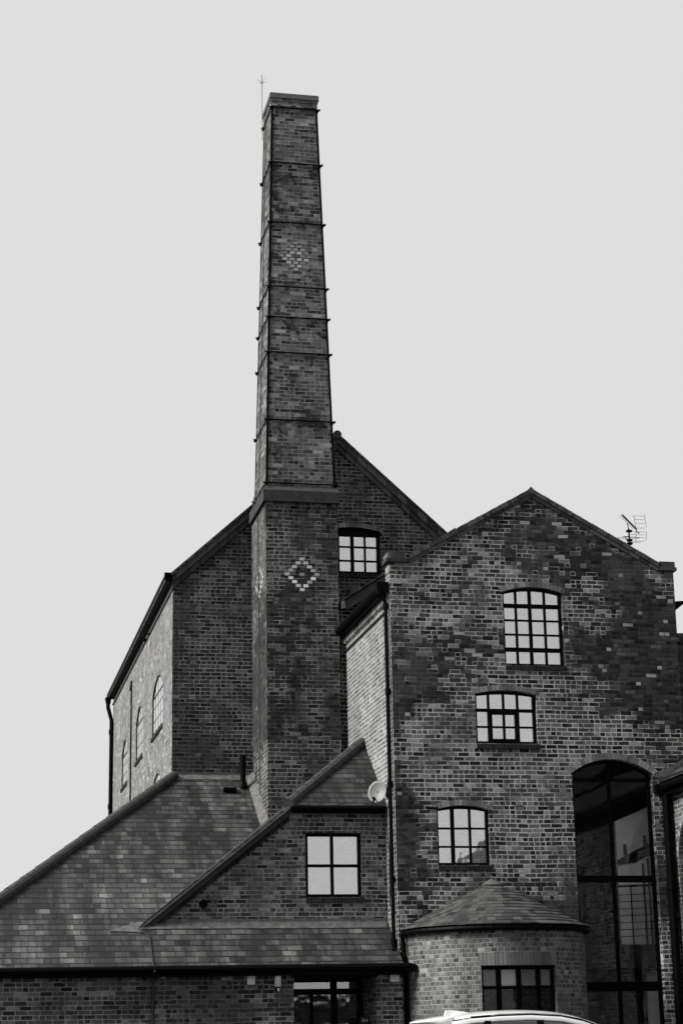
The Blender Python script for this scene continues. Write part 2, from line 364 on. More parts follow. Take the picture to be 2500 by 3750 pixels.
# ================================================================== OLD MILL (left, behind the chimney)
YL = 42.2; XL = 4.95; YB = 57.2; RX, RZ = 8.77, 15.5
mill = empty('mill_building', (8.7, YL, GZ), 'tall gabled brick mill behind the chimney, its bright left side with three arched windows', 'building')
FL = frameY(YL)
sl_ = .905
zl = RZ-sl_*(RX-XL); xr_ = 12.6; zr = RZ-sl_*(xr_-RX)
wx = (8.47, 9.77)
m_ = MB(); m_.sheet(FL, [(XL, GZ), (xr_, GZ), (xr_, zr), (RX, RZ), (XL, zl)], [opening(wx[0], wx[1], 12.24, 13.25, 13.34)], .35)
m_.build('gable_wall', 'brick_mill', mill)
FS = frameX(XL)
sw_ = [(44.05, 46.35, 9.02, 9.95, 10.32), (48.5, 50.3, 9.0, 9.95, 10.32), (52.5, 54.25, 8.85, 9.7, 10.08), (44.1, 46.4, 5.6, 7.55, 8.0)]
slits = [(48.68, 48.82, 10.85, 11.12), (46.95, 47.08, 8.18, 8.42), (42.68, 42.8, 7.82, 8.12)]
m_ = MB(); m_.sheet(FS, [(YL+.35, GZ), (YB, GZ), (YB, zl), (YL+.35, zl)],
    [opening(a, b, c, e, h) for a, b, c, e, h in sw_]+[opening(a, b, c, e) for a, b, c, e in slits[:2]], .35)
m_.build('side_wall', 'brick_mill_lit', mill)
m_ = MB(); m_.box(XL+.001, XL+.3, YL+.002, YL+.35, GZ, GZ+.01)
# the returning corner face of the gable wall is bright like the side: thin skin with the sunlit tone in its colour
m_ = MB(); m_.box(XL-.004, XL+.02, YL+.004, YL+.349, 7.0, zl-.02); m_.build('corner_lit_skin', 'brick_mill_lit', mill)
m_ = MB(); m_.sheet(frameX(xr_-.35), [(YL+.35, GZ), (YB, GZ), (YB, zr), (YL+.35, zr)], [], .35)
m_.box(XL+.35, xr_-.35, YB-.35, YB, GZ, RZ-3.0); m_.prism([(XL+.3, YB-.3, RZ-3.0), (xr_-.3, YB-.3, RZ-3.0), (RX, YB-.3, RZ)], (0, .3, 0))
m_.box(XL+.35, xr_-.35, YL+.36, YB-.36, 8.55, 8.6)
m_.build('rear_wall', 'brick_mill', mill)
rf = MB(); ov = .1
for sx, ex in ((-1, XL-.17), (1, xr_+.2)):
    ze = RZ-sl_*abs(ex-RX)
    a = [(RX, YL-ov, RZ+.04), (ex, YL-ov, ze+.04), (ex, YB+.1, ze+.04), (RX, YB+.1, RZ+.04)]
    rf.prism(a, (0, 0, .07))
roof = rf.build('roof', 'slate_dark', mill)
rt = MB(); rt.tube([(RX, YL+.2, RZ+.06), (RX, YB, RZ+.06)], .09, 10)
rt.tube([(RX, YL-.13, RZ+.05), (RX, YL+.2, RZ+.05)], .10, 12); rt.build('ridge_tile', 'tile', mill)
# verge: two stepped brick courses following the slope
for k_off, (t0_, t1_, pr) in enumerate(((.0, .12, .085), (.12, .235, .045))):
    v = MB()
    for sx in (-1, 1):
        L = (RX-XL+.02) if sx < 0 else (xr_-RX); step = .215 if k_off else .235; x = 0.0
        while x < L:
            x2 = min(x+step-.012, L)
            pts = [(RX+sx*x, RZ-sl_*x), (RX+sx*x2, RZ-sl_*x2)]
            c = 1.35
            q = [F_ for (px, pz) in pts for F_ in ((px, pz-t0_*c+.03), (px, pz-t1_*c+.03))]
            v.hexa([FL(*q[0], -pr), FL(*q[2], -pr), FL(*q[3], -pr), FL(*q[1], -pr), FL(*q[0], .02), FL(*q[2], .02), FL(*q[3], .02), FL(*q[1], .02)])
            x += step
    v.build('verge', 'cope_mill' if k_off else 'cope', mill)
window(mill, FL, wx[0], wx[1], 12.24, 13.25, 13.34, [(8.795, .022, None, None), (9.12, .04, None, None), (9.42, .022, None, None)],
       [(12.9, .02, None, None), (12.57, .02, None, None), (13.2, .05, None, None)], rec=.1, fw=.075)
for a, b, c, e, h in sw_:
    wd = b-a
    window(mill, FS, a, b, c, e, h, [(a+wd*q, .022 if q == .5 else .012, None, None) for q in (.25, .5, .75)],
           [(c+(e-c)*q, .010, None, None) for q in (.36, .7)]+[(e-.02, .025, None, None)], rec=-.014, fw=.04, gl='glass_side', archw=.12, bd=.15)
gt = MB(); gt.tube([(XL-.13, YL-.05, zl-.0), (XL-.13, YB+.05, zl-.0)], .07, 8); gt.box(XL-.15, XL-.003, YL-.02, YB, zl-.13, zl+.02)
gt.box(XL-.2, XL-.05, YL-.1, YL-.02, zl-.1, zl+.06)
gt.build('gutter', 'black', mill)
st_ = MB(); st_.box(XL-.035, XL-.002, YL+.02, YB-.02, zl-.32, zl-.27); st_.build('string_course', 'cope', mill)
dp = MB(); dp.tube([(XL-.17, YB-.15, zl-.08), (XL-.17, YB-.15, zl-.4), (XL-.06, YB-.15, zl-.8), (XL-.06, YB-.15, GZ)], .06, 8)
dp.tube([(XL-.17, YB-.15, zl-.12), (XL-.17, YB-.15, zl-.3)], [.1, .07], 8)
for z in (8.7, 5.5, 10.9): dp.tube([(XL-.06, YB-.15, z-.07), (XL-.06, YB-.15, z+.07)], .08, 8)
dp.build('downpipe', 'black', mill)
cb = MB(); cb.tube([(XL-.02, 51.45, 11.4), (XL-.02, 51.45, 4)], .022, 6); cb.tube([(XL-.02, 51.45, 11.38), (XL-.02, 51.85, 11.2)], .02, 6)
cb.build('cable', 'black', mill)
lb = MB(); lb.tube([(XL, 46.9, 11.7), (XL-.12, 46.9, 11.72), (XL-.16, 46.9, 11.64), (XL-.14, 46.9, 11.56)], .022, 6); lb.tube([(XL-.14, 46.9, 11.57), (XL-.10, 46.9, 11.52)], .045, 8)
tag(lb.build('wall_lamp', 'black', loc=(XL, 46.9, 11.6)), 'small black swan-neck lamp high on the bright left side wall of the mill', 'lamp')

# ================================================================== CHIMNEY
chim = empty('chimney_stack', (7.54, 41.0, GZ), 'very tall square tapering brick factory chimney with iron tie bands and pale diamond', 'chimney')
YC = 40.2; XC = 6.745; X2 = 8.34
m_ = MB(); m_.box(XC, X2, YC, YL-.003, GZ, 13.33); m_.build('base', 'brick_chimney', chim)
m_ = MB(); m_.box(6.68, 8.385, YC-.09, YL-.05, 13.30, 13.55)
m_.hexa([(6.68, YC-.09, 13.551), (8.385, YC-.09, 13.551), (8.385, 42.12, 13.551), (6.68, 42.12, 13.551), (6.76, YC+.05, 13.69), (8.33, YC+.05, 13.69), (8.33, 42.0, 13.69), (6.76, 42.0, 13.69)])
m_.build('plinth_band', 'cement', chim)
def sec(z):   # half width at height z, section centre
    t = (z-13.6)/(23.1-13.6); return (.775*(1-t)+.535*t, 7.54+.005*t, 41.03)
def corners(z, e=0.0):
    h, cx, cy = sec(z); h += e; return [(cx-h, cy-h, z), (cx+h, cy-h, z), (cx+h, cy+h, z), (cx-h, cy+h, z)]
m_ = MB(); zz = [13.6, 15.2, 16.8, 18.5, 20.1, 21.6, 23.12]
for a, b in zip(zz, zz[1:]): 
    A, B = corners(a), corners(b)
    for i in range(4): m_.face([A[i], A[(i+1) % 4], B[(i+1) % 4], B[i]])
m_.face(corners(23.12)); sh_ = m_.build('shaft', 'brick_shaft', chim)
m_ = MB(); A, B = corners(23.08, .016), corners(23.2, .016); m_.hexa(A+B); A, B = corners(23.201, .03), corners(23.27, .03); m_.hexa(A+B)
m_.build('corbel_course', 'brick_shaft', chim)
m_ = MB(); m_.hexa(corners(23.271, .055)+corners(23.40, .05)); m_.build('cap_stone', 'cap', chim)
for z in (13.74, 15.22, 16.84, 17.70, 18.45, 20.06, 21.58, 23.02):
    m_ = MB(); h, cx, cy = sec(z); e = h+.028; rr_ = .018
    for s1 in (-1, 1):
        m_.tube([(cx-e-.045, cy+s1*e, z+.012), (cx+e+.05, cy+s1*e, z+.012)], rr_, 6); m_.tube([(cx+s1*e, cy-e-.045, z-.012), (cx+s1*e, cy+e+.05, z-.012)], rr_, 6)
        m_.tube([(cx+e+.015, cy+s1*e, z+.012), (cx+e+.045, cy+s1*e, z+.012)], .032, 6); m_.tube([(cx+s1*e, cy+e+.015, z-.012), (cx+s1*e, cy+e+.045, z-.012)], .032, 6)
    m_.build('tie_band', 'iron', chim)
for sx, sy in ((-1, -1), (1, -1), (1, 1), (-1, 1)):
    m_ = MB()
    def cp(z, e, a, b):
        h, cx, cy = sec(z); return (cx+sx*(h+e-a), cy+sy*(h+e-b), z)
    for a, b in (((0, .048), (0, .014)), ((0, .014), (.0142, .048))):
        q = []
        for z in (13.7, 23.05):
            q += [cp(z, .014, a[0], b[0]), cp(z, .014, a[1], b[0]), cp(z, .014, a[1], b[1]), cp(z, .014, a[0], b[1])]
        m_.hexa(q)
    m_.build('corner_iron', 'iron', chim)
# pale brick diamonds
def diamond(F, cx, cz, bwid, ch, rows, mat, d=-.004, half=4, spread=.70):
    m_ = MB(); rnd = random.Random(5)
    for i in range(-half, half+1):
        off = (half-abs(i))*bwid*spread
        for s1 in ((-1, 1) if off else (1,)):
            x = cx+s1*off; z = cz+i*ch+rnd.uniform(-.004, .004)
            m_.fbox(F, x-bwid*.45, x+bwid*.45, z-ch*.38, z+ch*.38, d, .01)
    m_.fbox(F, cx-bwid*.45, cx+bwid*.45, cz-ch*.38, cz+ch*.38, d, .01)
    return m_.build('brick_diamond', mat, chim)
diamond(frameY(YC), 7.535, 11.68, .118, .086, 4, 'pale_brick')
diamond(frameX(XC), 41.12, 11.70, .19, .0825, 4, 'pale_brick_side', spread=.62)
def slopeF(u, w, d):
    h, cx, cy = sec(w); return (u, cy-h+d, w)
diamond(slopeF, 7.52, 19.25, .118, .083, 4, 'pale_brick_dirty', half=4)
diamond(slopeF, 7.52, 19.25, .118, .083, 2, 'pale_brick_dirty', half=2)
rod = MB(); rod.tube([(6.93, 41.38, 22.6), (6.93, 41.38, 24.33)], .008, 6); 
rod.tube([(6.93, 41.38, 24.11), (6.93, 41.38, 24.15)], .02, 6)
for a in (0, 90, 180, 270):
    x, y = math.cos(R(a+20)), math.sin(R(a+20)); rod.tube([(6.93, 41.38, 24.13), (6.93+.14*x, 41.38+.14*y, 24.19)], .0035, 5)
rod = rod.build('lightning_rod', 'alu', chim)
cb = MB(); pts = []
for z in (22.9, 20, 17, 14.0):
    h, cx, cy = sec(z); pts.append((cx-h-.02, 41.18, z))
pts += [(6.63, 41.18, 13.6), (6.63, 41.18, 13.28), (XC-.015, 41.18, 13.2), (XC-.015, 41.18, 6.6)]
cb.tube(pts, .012, 5); 
cb.build('conductor_cable', 'alu', rod)

# ================================================================== LOW SLATE-ROOFED RANGE with the small gable
low = empty('slate_roofed_range', (4.2, 35.75, GZ), 'low brick range with wide slate hipped roof and small gable with four-pane window', 'building')
YE, ZE, SLP = 35.6, 3.17, .6636
def zroof(y): return ZE+SLP*(y-YE)
YW = 35.75
m_ = MB(); m_.sheet(frameY(YW), [(-.2, GZ), (6.45, GZ), (6.45, 2.97), (7.99, 2.97), (7.99, GZ), (8.49, GZ), (8.49, 3.12), (-.2, 3.12)], [], .3)
m_.box(-.2, .1, YW+.301, 57, GZ, 3.1)
m_.box(6.15, 6.449, YW+.301, 37.0, GZ, 3.05); m_.box(7.992, 8.3, YW+.301, 37.0, GZ, 3.05); m_.box(6.15, 8.3, 37.08, 37.2, GZ, 3.05)
m_.build('front_wall', 'brick_low', low)
m_ = MB()   # roof planes (0.06 thick)
m_.prism([(-.5, YE, ZE), (8.49, YE, ZE), (8.49, 42.19, zroof(42.19)), (5.0, 42.19, zroof(42.19))], (0, 0, -.07)); m_.build('main_roof', 'slate', low)
m_ = MB(); m_.prism([(-.505, YE+.02, ZE-.01), (4.94, 42.15, zroof(42.15)-.02), (4.94, 57, zroof(42.15)-.02), (-.5, 57, ZE-.01)], (0, 0, -.07)); m_.build('side_roof', 'slate', low)
ht = MB(); A = Vector((-.5, YE, ZE+.02)); B = Vector((4.98, 42.1, zroof(42.1)+.02)); n = 18
for i in range(n):
    a = A.lerp(B, i/n); b = A.lerp(B, (i+1.06)/n); ht.tube([a, b], [.128, .118], 12)
ht.build('hip_tile', 'tile', low)
m_ = MB(); y0 = 42.0; m_.prism([(5.05, y0, zroof(y0)+.01), (6.70, y0, zroof(y0)+.01), (6.70, 42.18, zroof(42.18)+.012), (5.05, 42.18, zroof(42.18)+.012)], (0, 0, .012))
m_.box(5.05, 6.70, 42.17, 42.197, zroof(42.18), zroof(42.18)+.05)
m_.prism([(6.58, 40.1, zroof(40.1)+.012), (6.743, 40.1, zroof(40.1)+.15), (6.743, 42.1, zroof(42.1)+.15), (6.58, 42.1, zroof(42.1)+.012)], (0, 0, -.02))
m_.build('top_flashing', 'lead', low)
gt = MB(); gt.tube([(-.6, 35.5, 3.1), (8.62, 35.5, 3.125)], .065, 8); gt.box(-.3, 8.49, 35.56, 35.748, 2.99, 3.12)
gt.box(8.5, 8.68, 35.44, 35.6, 3.03, 3.17)
gt.build('gutter', 'black', low)
# small gable
YG = 36.85; vs = .7938
FG = frameY(YG)
gw = (6.90, 8.0, 4.49, 5.71)
m_ = MB(); m_.sheet(FG, [(3.55, 3.6), (8.49, 3.6), (8.49, 6.17), (6.62, 6.17), (3.55, 6.17-vs*3.07)], [opening(*gw)], .3)
m_.build('gable_wall', 'brick_low', low)
zg = lambda x: 6.23+vs*(x-6.64)
def val(x):
    z = zg(x); return YE+(z-ZE)/SLP
m_ = MB(); yv = YG-.13
m_.prism([(3.72, yv, zg(3.72)), (6.62, yv, zg(6.62)), (8.49, 38.63, zg(8.49)), (8.49, 42.15, zg(8.49)), (8.2, 42.15, zg(8.2)), (6.7, val(6.7), zg(6.7)), (3.9, val(3.9), zg(3.9))], (0, 0, .05))
m_.build('gable_roof', 'slate_dark', low)
m_ = MB(); m_.prism([(6.60, yv-.02, 6.19), (8.49, yv-.02, 6.19), (8.49, 38.66, 7.71)], (0, 0, .05)); m_.build('half_hip_roof', 'slate_dark', low)
ht = MB(); A = Vector((6.56, yv, 6.24)); B = Vector((8.47, 38.66, 7.76)); n = 9
for i in range(n): ht.tube([A.lerp(B, i/n), A.lerp(B, (i+1.05)/n)], [.125, .105], 10)
ht.build('hip_tile', 'tile', low)
# verge of the small gable: slate edge, barge board, oversailing bricks
def vstrip(w0, w1, d0, d1, mat, nm, n=1, gap=0):
    m_ = MB(); x0, x1 = 3.72, 6.60
    for i in range(n):
        a = x0+(x1-x0)*i/n; b = x0+(x1-x0)*(i+1)/n-gap
        m_.hexa([FG(a, zg(a)-w1, d0), FG(b, zg(b)-w1, d0), FG(b, zg(b)-w1, d1), FG(a, zg(a)-w1, d1), FG(a, zg(a)-w0, d0), FG(b, zg(b)-w0, d0), FG(b, zg(b)-w0, d1), FG(a, zg(a)-w0, d1)])
    return m_.build(nm, mat, low)
vstrip(-.01, .035, -.15, 0, 'lead', 'verge_flashing', 9, .004)
vstrip(.036, .15, -.11, 0, 'wood', 'barge_board')
vstrip(.151, .25, -.05, 0, 'sill', 'verge', 14, .012)
gt = MB(); gt.tube([(6.62, yv-.04, 6.17), (8.46, yv-.04, 6.17)], .045, 8); gt.box(6.66, 8.47, yv+.02, YG-.003, 6.08, 6.17); gt.build('gable_gutter', 'black', low)
m_ = MB(); y0 = 36.68
m_.prism([(3.55, y0, zroof(y0)+.01), (8.45, y0, zroof(y0)+.01), (8.45, YG-.01, zroof(YG)+.03), (3.55, YG-.01, zroof(YG)+.03)], (0, 0, .012)); 
m_.box(3.85, 8.45, YG-.02, YG-.002, zroof(YG), zroof(YG)+.09)
m_.prism([(3.15, 36.62, zroof(36.62)+.015), (3.75, 36.56, zroof(36.56)+.015), (3.75, 36.9, zroof(36.9)+.015)], (0, 0, .014))
m_.build('apron_flashing', 'lead', low)
window(low, FG, *gw, None, [(7.435, .03, None, None)], [(5.09, .028, None, None)], rec=.06, fw=.06)
m_ = MB(); m_.tube([(4.93, YG-.03, 4.37), (4.93, YG+.02, 4.37)], .082, 16); m_.build('vent_outlet', 'black', low)
m_ = MB()  # soil vent pipe rising through the slates below the mill wall
m_.tube([(6.45, 41.72, zroof(41.72)-.05), (6.45, 41.72, 7.84)], .06, 12); m_.tube([(6.45, 41.72, 7.84), (6.45, 41.72, 7.93)], [.075, .07], 12); m_.tube([(6.45, 41.72, 7.66), (6.45, 41.72, 7.72)], .072, 12)
m_.tube([(6.45, 41.72, 7.22), (6.45, 41.72, 7.36)], [.10, .065], 12)
m_.build('vent_pipe', 'black', low)
m_ = MB(); c0 = Vector((6.12, 41.55, zroof(41.55)))
m_.tube([(5.99, 41.5, zroof(41.5)+.06), (6.27, 41.5, zroof(41.5)+.06)], .06, 8)
m_.build('slate_vent', 'black', low)
cb = MB(); cb.tube([(3.78, 36.68, 4.0), (3.70, 36.6, 3.9), (3.88, 36.45, zroof(36.45)+.02), (3.86, 35.6, ZE+.03), (3.87, 35.42, 3.08), (3.87, YW-.03, 2.95), (3.87, YW-.03, GZ)], .013, 6)
cb.tube([(3.87, YW-.035, 2.82), (3.87, YW-.035, GZ)], .03, 8); cb.tube([(3.87, YW-.05, 3.0), (3.87, YW-.05, 2.9)], .035, 8)
cb.build('cable', 'wood', low)
# glazed entrance
YD = 36.95; m_ = MB(); F = frameY(YD)
for b in ((6.45, 6.55, GZ, 2.97), (6.97, 7.03, GZ, 2.74), (7.37, 7.49, GZ, 2.97), (7.87, 7.99, GZ, 2.97), (6.55, 7.37, 2.68, 2.79), (7.49, 7.87, 2.68, 2.79), (6.55, 7.37, GZ, .95), (7.49, 7.87, GZ, .95), (6.55, 7.37, 2.91, 2.97), (7.49, 7.87, 2.91, 2.97)):
    m_.fbox(F, *b, -.03+.001*len(m_.f)/6, .04)
door = m_.build('entrance_door', 'frame', low)
m_ = MB(); m_.fbox(F, 6.5, 7.95, .9, 2.94, .008, .014); m_.build('pane', 'glass_shop', door)
m_ = MB(); m_.tube([(7.42, YD-.08, 1.7), (7.42, YD-.08, 2.1)], .012, 6); m_.tube([(7.42, YD-.08, 1.72), (7.42, YD, 1.72)], .008, 6); m_.tube([(7.42, YD-.08, 2.08), (7.42, YD, 2.08)], .008, 6); m_.build('handle', 'alu', door)
m_ = MB(); m_.box(6.40, 8.02, 35.72, 35.747, 2.955, 2.99); m_.build('lintel', 'black', low)
m_ = MB(); m_.box(6.4, 8.1, 35.77, 37.05, 2.975, 3.0); m_.build('porch_soffit', 'black', low)

# things fixed on the low wall
al = MB(); al.box(5.58, 5.73, YW-.07, YW-.002, 2.83, 3.02); al = al.build('alarm_box', 'white', loc=(5.65, YW, 2.92))
b = al.modifiers.new('b', 'BEVEL'); b.width = .025; b.segments = 3
tag(al, 'small white rounded alarm box under the eaves, left of the bulkhead lamp', 'alarm')
t = empty('outdoor_lamp', (6.14, YW, 2.85), 'white tubular wall lamp with a dark base, just left of the glazed entrance', 'lamp')
m_ = MB(); m_.tube([(6.14, YW-.09, 2.79), (6.14, YW-.09, 2.98), (6.14, YW-.09, 3.01)], [.062, .062, .03], 14); m_.build('shade', 'white', t, smooth=True)
m_ = MB(); m_.tube([(6.14, YW-.09, 2.72), (6.14, YW-.09, 2.79)], .055, 12); m_.box(6.11, 6.17, YW-.08, YW-.002, 2.70, 2.78); m_.build('bracket', 'black', t)
m_ = MB(); m_.tube([(6.14, YW-.15, 2.72), (6.14, YW-.17, 2.755)], .022, 8); m_.build('sensor', 'white', t)
t = empty('floodlight', (4.03, YW, 3.0), 'small round grey security light under the gutter beside the cable', 'lamp')
m_ = MB(); m_.tube([(4.05, YW-.12, 2.99), (4.05, YW-.05, 3.02)], [.05, .055], 12); m_.build('lamp_head', 'dish', t)
m_ = MB(); m_.tube([(4.05, YW-.05, 3.02), (4.05, YW, 3.03)], .03, 8); m_.build('bracket', 'black', t)
pl = MB(); pl.box(8.25, 8.43, YW-.05, YW-.002, 2.86, 2.99); pl = pl.build('junction_box', 'white', loc=(8.34, YW, 2.92))
b = pl.modifiers.new('b', 'BEVEL'); b.width = .012; b.segments = 2
tag(pl, 'plain white rectangular box on the brick between the entrance and the round bay', 'box')
t = empty('door_sign', (7.94, 36.4, 2.2), 'small black sign reading A4 at the right of the entrance', 'sign')
m_ = MB(); m_.box(7.82, 7.988, 36.40, 36.42, 2.12, 2.26); m_.build('plate', 'sign', t)
tc = bpy.data.curves.new('lettering', 'FONT'); tc.body = 'A4'; tc.size = .085; tc.extrude = .002; tc.align_x = 'CENTER'; tc.align_y = 'CENTER'; tc.space_character = 1.15; tc.offset = .0015
to = bpy.data.objects.new('lettering', tc); COL.objects.link(to); dg = bpy.context.evaluated_depsgraph_get()
me = bpy.data.meshes.new_from_object(to.evaluated_get(dg)); bpy.data.objects.remove(to); bpy.data.curves.remove(tc); me.materials.clear(); me.materials.append(MAT['letters'])
lo = bpy.data.objects.new('lettering', me); COL.objects.link(lo); lo.parent = t; lo.rotation_euler = (R(90), 0, 0); lo.location = (-.036, -.003, -.01)

# ================================================================== RIGHT GABLED BUILDING
YR = 36.0; XR = 8.497; XE = 14.40; AX, AZ = 11.475, 12.40
right = empty('gabled_building', (11.4, YR, GZ), 'large brick building with shallow gable, three small windows and tall glazed archway', 'building')
FR = frameY(YR); XS = FR
W1 = (10.795, 12.03, 8.92, 10.40, 10.51); W2 = (10.15, 11.40, 7.36, 8.33, 8.41); W3 = (9.305, 10.345, 5.02, 6.07, 6.15); WA = (12.05, 13.70, GZ, 6.80, 7.08)
zk = 10.93
m_ = MB()
sx_l = (AZ-zk)/(AX-8.89)
m_.sheet(FR, [(XR, GZ), (XE, GZ), (XE+.02, zk), (14.11, zk), (AX, AZ), (8.89, zk), (XR, zk)],
         [opening(*W1), opening(*W2), opening(*W3), opening(*WA), opening(10.89, 11.04, 6.07, 6.16)], .34)
m_.build('front_wall', 'brick_right', right)
m_ = MB(); m_.box(XR, XR+.3, YR+.342, 40.29, GZ, 10.42); m_.build('side_wall', 'brick_side_lit', right)
m_ = MB(); m_.box(XR-.004, XR+.05, YR+.004, YR+.341, 3.0, zk-.003); m_.build('corner_lit_skin', 'brick_side_lit', right)  # lighter skin paints the sunlit tone on the corner's left face
m_ = MB(); m_.box(XE-.3, XE, YR+.342, 44, 7.72, 10.42); m_.box(XE-.3, XE, 38.5, 44, GZ, 7.71); m_.box(XR+.301, XE-.301, 43.9, 44.2, GZ, 10.4); m_.prism([(XR, 43.95, 10.41), (XE, 43.95, 10.41), ((XR+XE)/2, 43.95, 12.1)], (0, .2, 0)); m_.build('rear_wall', 'brick_far', right)
m_ = MB(); mid = (XR+XE)/2
for ex in (XR-.1, XE+.1):
    m_.prism([(mid, YR+.345, 12.15), (ex, YR+.345, 10.45), (ex, 44.3, 10.45), (mid, 44.3, 12.15)], (0, 0, .07))
m_.build('roof', 'slate_dark', right)
# parapet coping of brick-on-edge
def coping(xa, za, xb, zb, th0, th1, dep, back, mat, step, nm):
    m_ = MB(); L = math.hypot(xb-xa, zb-za); tx, tz = (xb-xa)/L, (zb-za)/L; nx, nz = -tz, tx
    if nz < 0: nx, nz = -nx, -nz
    n = int(L/step)
    for i in range(n):
        a = L*i/n+.004; b = L*(i+1)/n-.004; j = random.uniform(-.004, .004)
        q = [(xa+tx*s+nx*t_, za+tz*s+nz*t_) for s, t_ in ((a, th0), (b, th0), (b, th1+j), (a, th1+j))]
        m_.hexa([FR(*p, -dep) for p in q]+[FR(*p, back) for p in q])
    return m_
cp_ = coping(8.89, 10.955, AX, 12.42, .035, .125, .055, .33, 'cope', .075, 'x')
c2 = coping(AX, 12.42, 14.11, 10.955, .035, .125, .055, .33, 'cope', .075, 'x')
o_ = len(cp_.v); cp_.v += c2.v; cp_.f += [[i+o_ for i in q] for q in c2.f]
for (x0, x1) in ((XR-.045, 8.89), (14.11, XE+.05)):
    n = 5
    for i in range(n): cp_.box(x0+(x1-x0)*i/n+.004, x0+(x1-x0)*(i+1)/n-.004, YR-.055, YR+.33, 11.005, 11.12)
Lc = math.hypot(AX-8.89, 12.42-10.955); nx_, nz_ = -(12.42-10.955)/Lc, (AX-8.89)/Lc; tn = .14*(12.42-10.955)/(AX-8.89)
for k2 in (0,): cp_.prism([(AX, YR-.0545, 12.43), (AX+nx_*.125, YR-.0545, 12.42+nz_*.125), (AX, YR-.0545, 12.42+nz_*.125+.07), (AX-nx_*.125, YR-.0545, 12.42+nz_*.125)], (0, .38, 0))
cp_.build('coping', 'cope', right)
m_ = coping(8.89, 10.955, AX, 12.42, -.04, .034, .03, .2, 'cope', .225, 'x'); c2 = coping(AX, 12.42, 14.11, 10.955, -.04, .034, .03, .2, 'cope', .225, 'x')
o_ = len(m_.v); m_.v += c2.v; m_.f += [[i+o_ for i in q] for q in c2.f]
for (x0, x1) in ((XR-.07, 8.86), (14.13, XE+.075)): m_.box(x0, x1, YR-.07, YR+.33, 10.932, 11.003)
m_.build('corbel_course', 'cope', right)
window(right, FR, *W1, [(11.095, .022, None, None), (11.385, .032, None, None), (11.69, .022, None, None)],
       [(10.145, .042, None, None), (9.85, .018, None, None), (9.56, .018, None, None), (9.255, .042, None, None)], fw=.05,
       curtain=[(11.72, 11.97, 8.98, 10.1)])
window(right, FR, *W2, [(10.45, .022, 8.03, None), (10.755, .022, None, None), (11.04, .022, 8.03, None)],
       [(8.03, .032, None, None), (7.70, .018, None, None)], fw=.055, casement=(10.43, 11.06, 7.385, 8.03), curtain=[(10.22, 10.40, 7.42, 7.68), (11.12, 11.33, 7.42, 7.66)])
window(right, FR, *W3, [(9.64, .035, None, None), (9.985, .022, None, None)], [(5.725, .018, None, None), (5.375, .018, None, None)], fw=.05)
m_ = MB(); m_.box(9.1, 9.33, YR-.02, YR+.02, 6.075, 6.115); m_.build('lintel_bar', 'black', right)
m_ = MB(); m_.fbox(FR, 10.89, 11.04, 6.07, 6.16, .02, .04); m_.build('vent_grille', 'cement', right)
vg = MB()
for i in range(7): vg.fbox(FR, 10.895+i*.021, 10.903+i*.021, 6.072, 6.158, .006, .019)
for i in range(4): vg.fbox(FR, 10.892, 11.038, 6.078+i*.022, 6.085+i*.022, .0065, .0185)
vg.build('vent_bars', 'arch', right)
# tall glazed archway
gw_ = window(right, FR, WA[0], WA[1], GZ+.02, WA[3], WA[4], [(12.85, .034, None, None)],
       [(6.69, .035, None, None), (4.77, .065, None, None), (2.74, .09, None, None)], rec=.14, fw=.065, gl='glass_dark', sill=False, archw=.125)
# hall behind the glass
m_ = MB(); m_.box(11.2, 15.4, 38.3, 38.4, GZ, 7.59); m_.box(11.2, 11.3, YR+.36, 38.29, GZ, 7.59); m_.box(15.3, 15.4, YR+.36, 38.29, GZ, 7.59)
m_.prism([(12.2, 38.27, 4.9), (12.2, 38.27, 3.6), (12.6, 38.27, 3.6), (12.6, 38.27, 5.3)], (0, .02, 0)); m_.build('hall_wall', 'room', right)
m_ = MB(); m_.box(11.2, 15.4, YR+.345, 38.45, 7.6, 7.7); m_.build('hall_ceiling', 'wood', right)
PY = 37.55
m_ = MB(); m_.prism([(13.44, PY, 3.58), (15.29, PY, 3.58), (15.29, PY, 6.8), (13.44, PY, 6.05)], (0, .09, 0)); m_.box(13.93, 15.29, PY, PY+.09, GZ, 3.1)
m_.build('hall_plaster', 'plaster', right)
m_ = MB(); m_.prism([(13.44, PY-.04, 5.27), (13.44, PY-.04, 5.17), (13.8, PY-.04, 5.22), (14.4, PY-.04, 5.5), (14.4, PY-.04, 5.75)], (0, .035, 0)); m_.tube([(13.58, PY-.1, 5.36), (13.58, PY-.1, 5.58)], .035, 8); m_.tube([(14.0, PY-.1, 5.52), (14.0, PY-.1, 5.75)], .035, 8)
m_.box(13.95, 13.98, PY-.05, PY-.002, 3.6, 5.2); m_.box(14.06, 14.09, PY-.05, PY-.002, 3.6, 5.3); m_.build('hall_beam', 'room', right)
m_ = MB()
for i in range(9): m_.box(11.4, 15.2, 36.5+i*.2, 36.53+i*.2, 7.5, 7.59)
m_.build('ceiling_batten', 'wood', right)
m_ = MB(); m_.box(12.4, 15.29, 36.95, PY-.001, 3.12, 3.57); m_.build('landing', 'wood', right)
m_ = MB()
for i in range(7): m_.tube([(11.5, 37.3, 3.74+i*.135), (13.3, 37.0, 3.72+i*.135), (14.3, 36.97, 3.76+i*.135)], .008, 5)
m_.tube([(11.5, 37.3, 4.72), (13.3, 37.0, 4.70), (14.3, 36.97, 4.74)], .024, 6)
for x in (12.45, 12.95, 13.5): m_.tube([(x, 37.03, 3.4), (x, 37.03, 4.72)], .014, 6)
m_.build('balustrade', 'black', right)
m_ = MB(); m_.box(13.705, 13.79, 36.36, 36.40, GZ, 6.9); m_.build('hall_post', 'white', right)
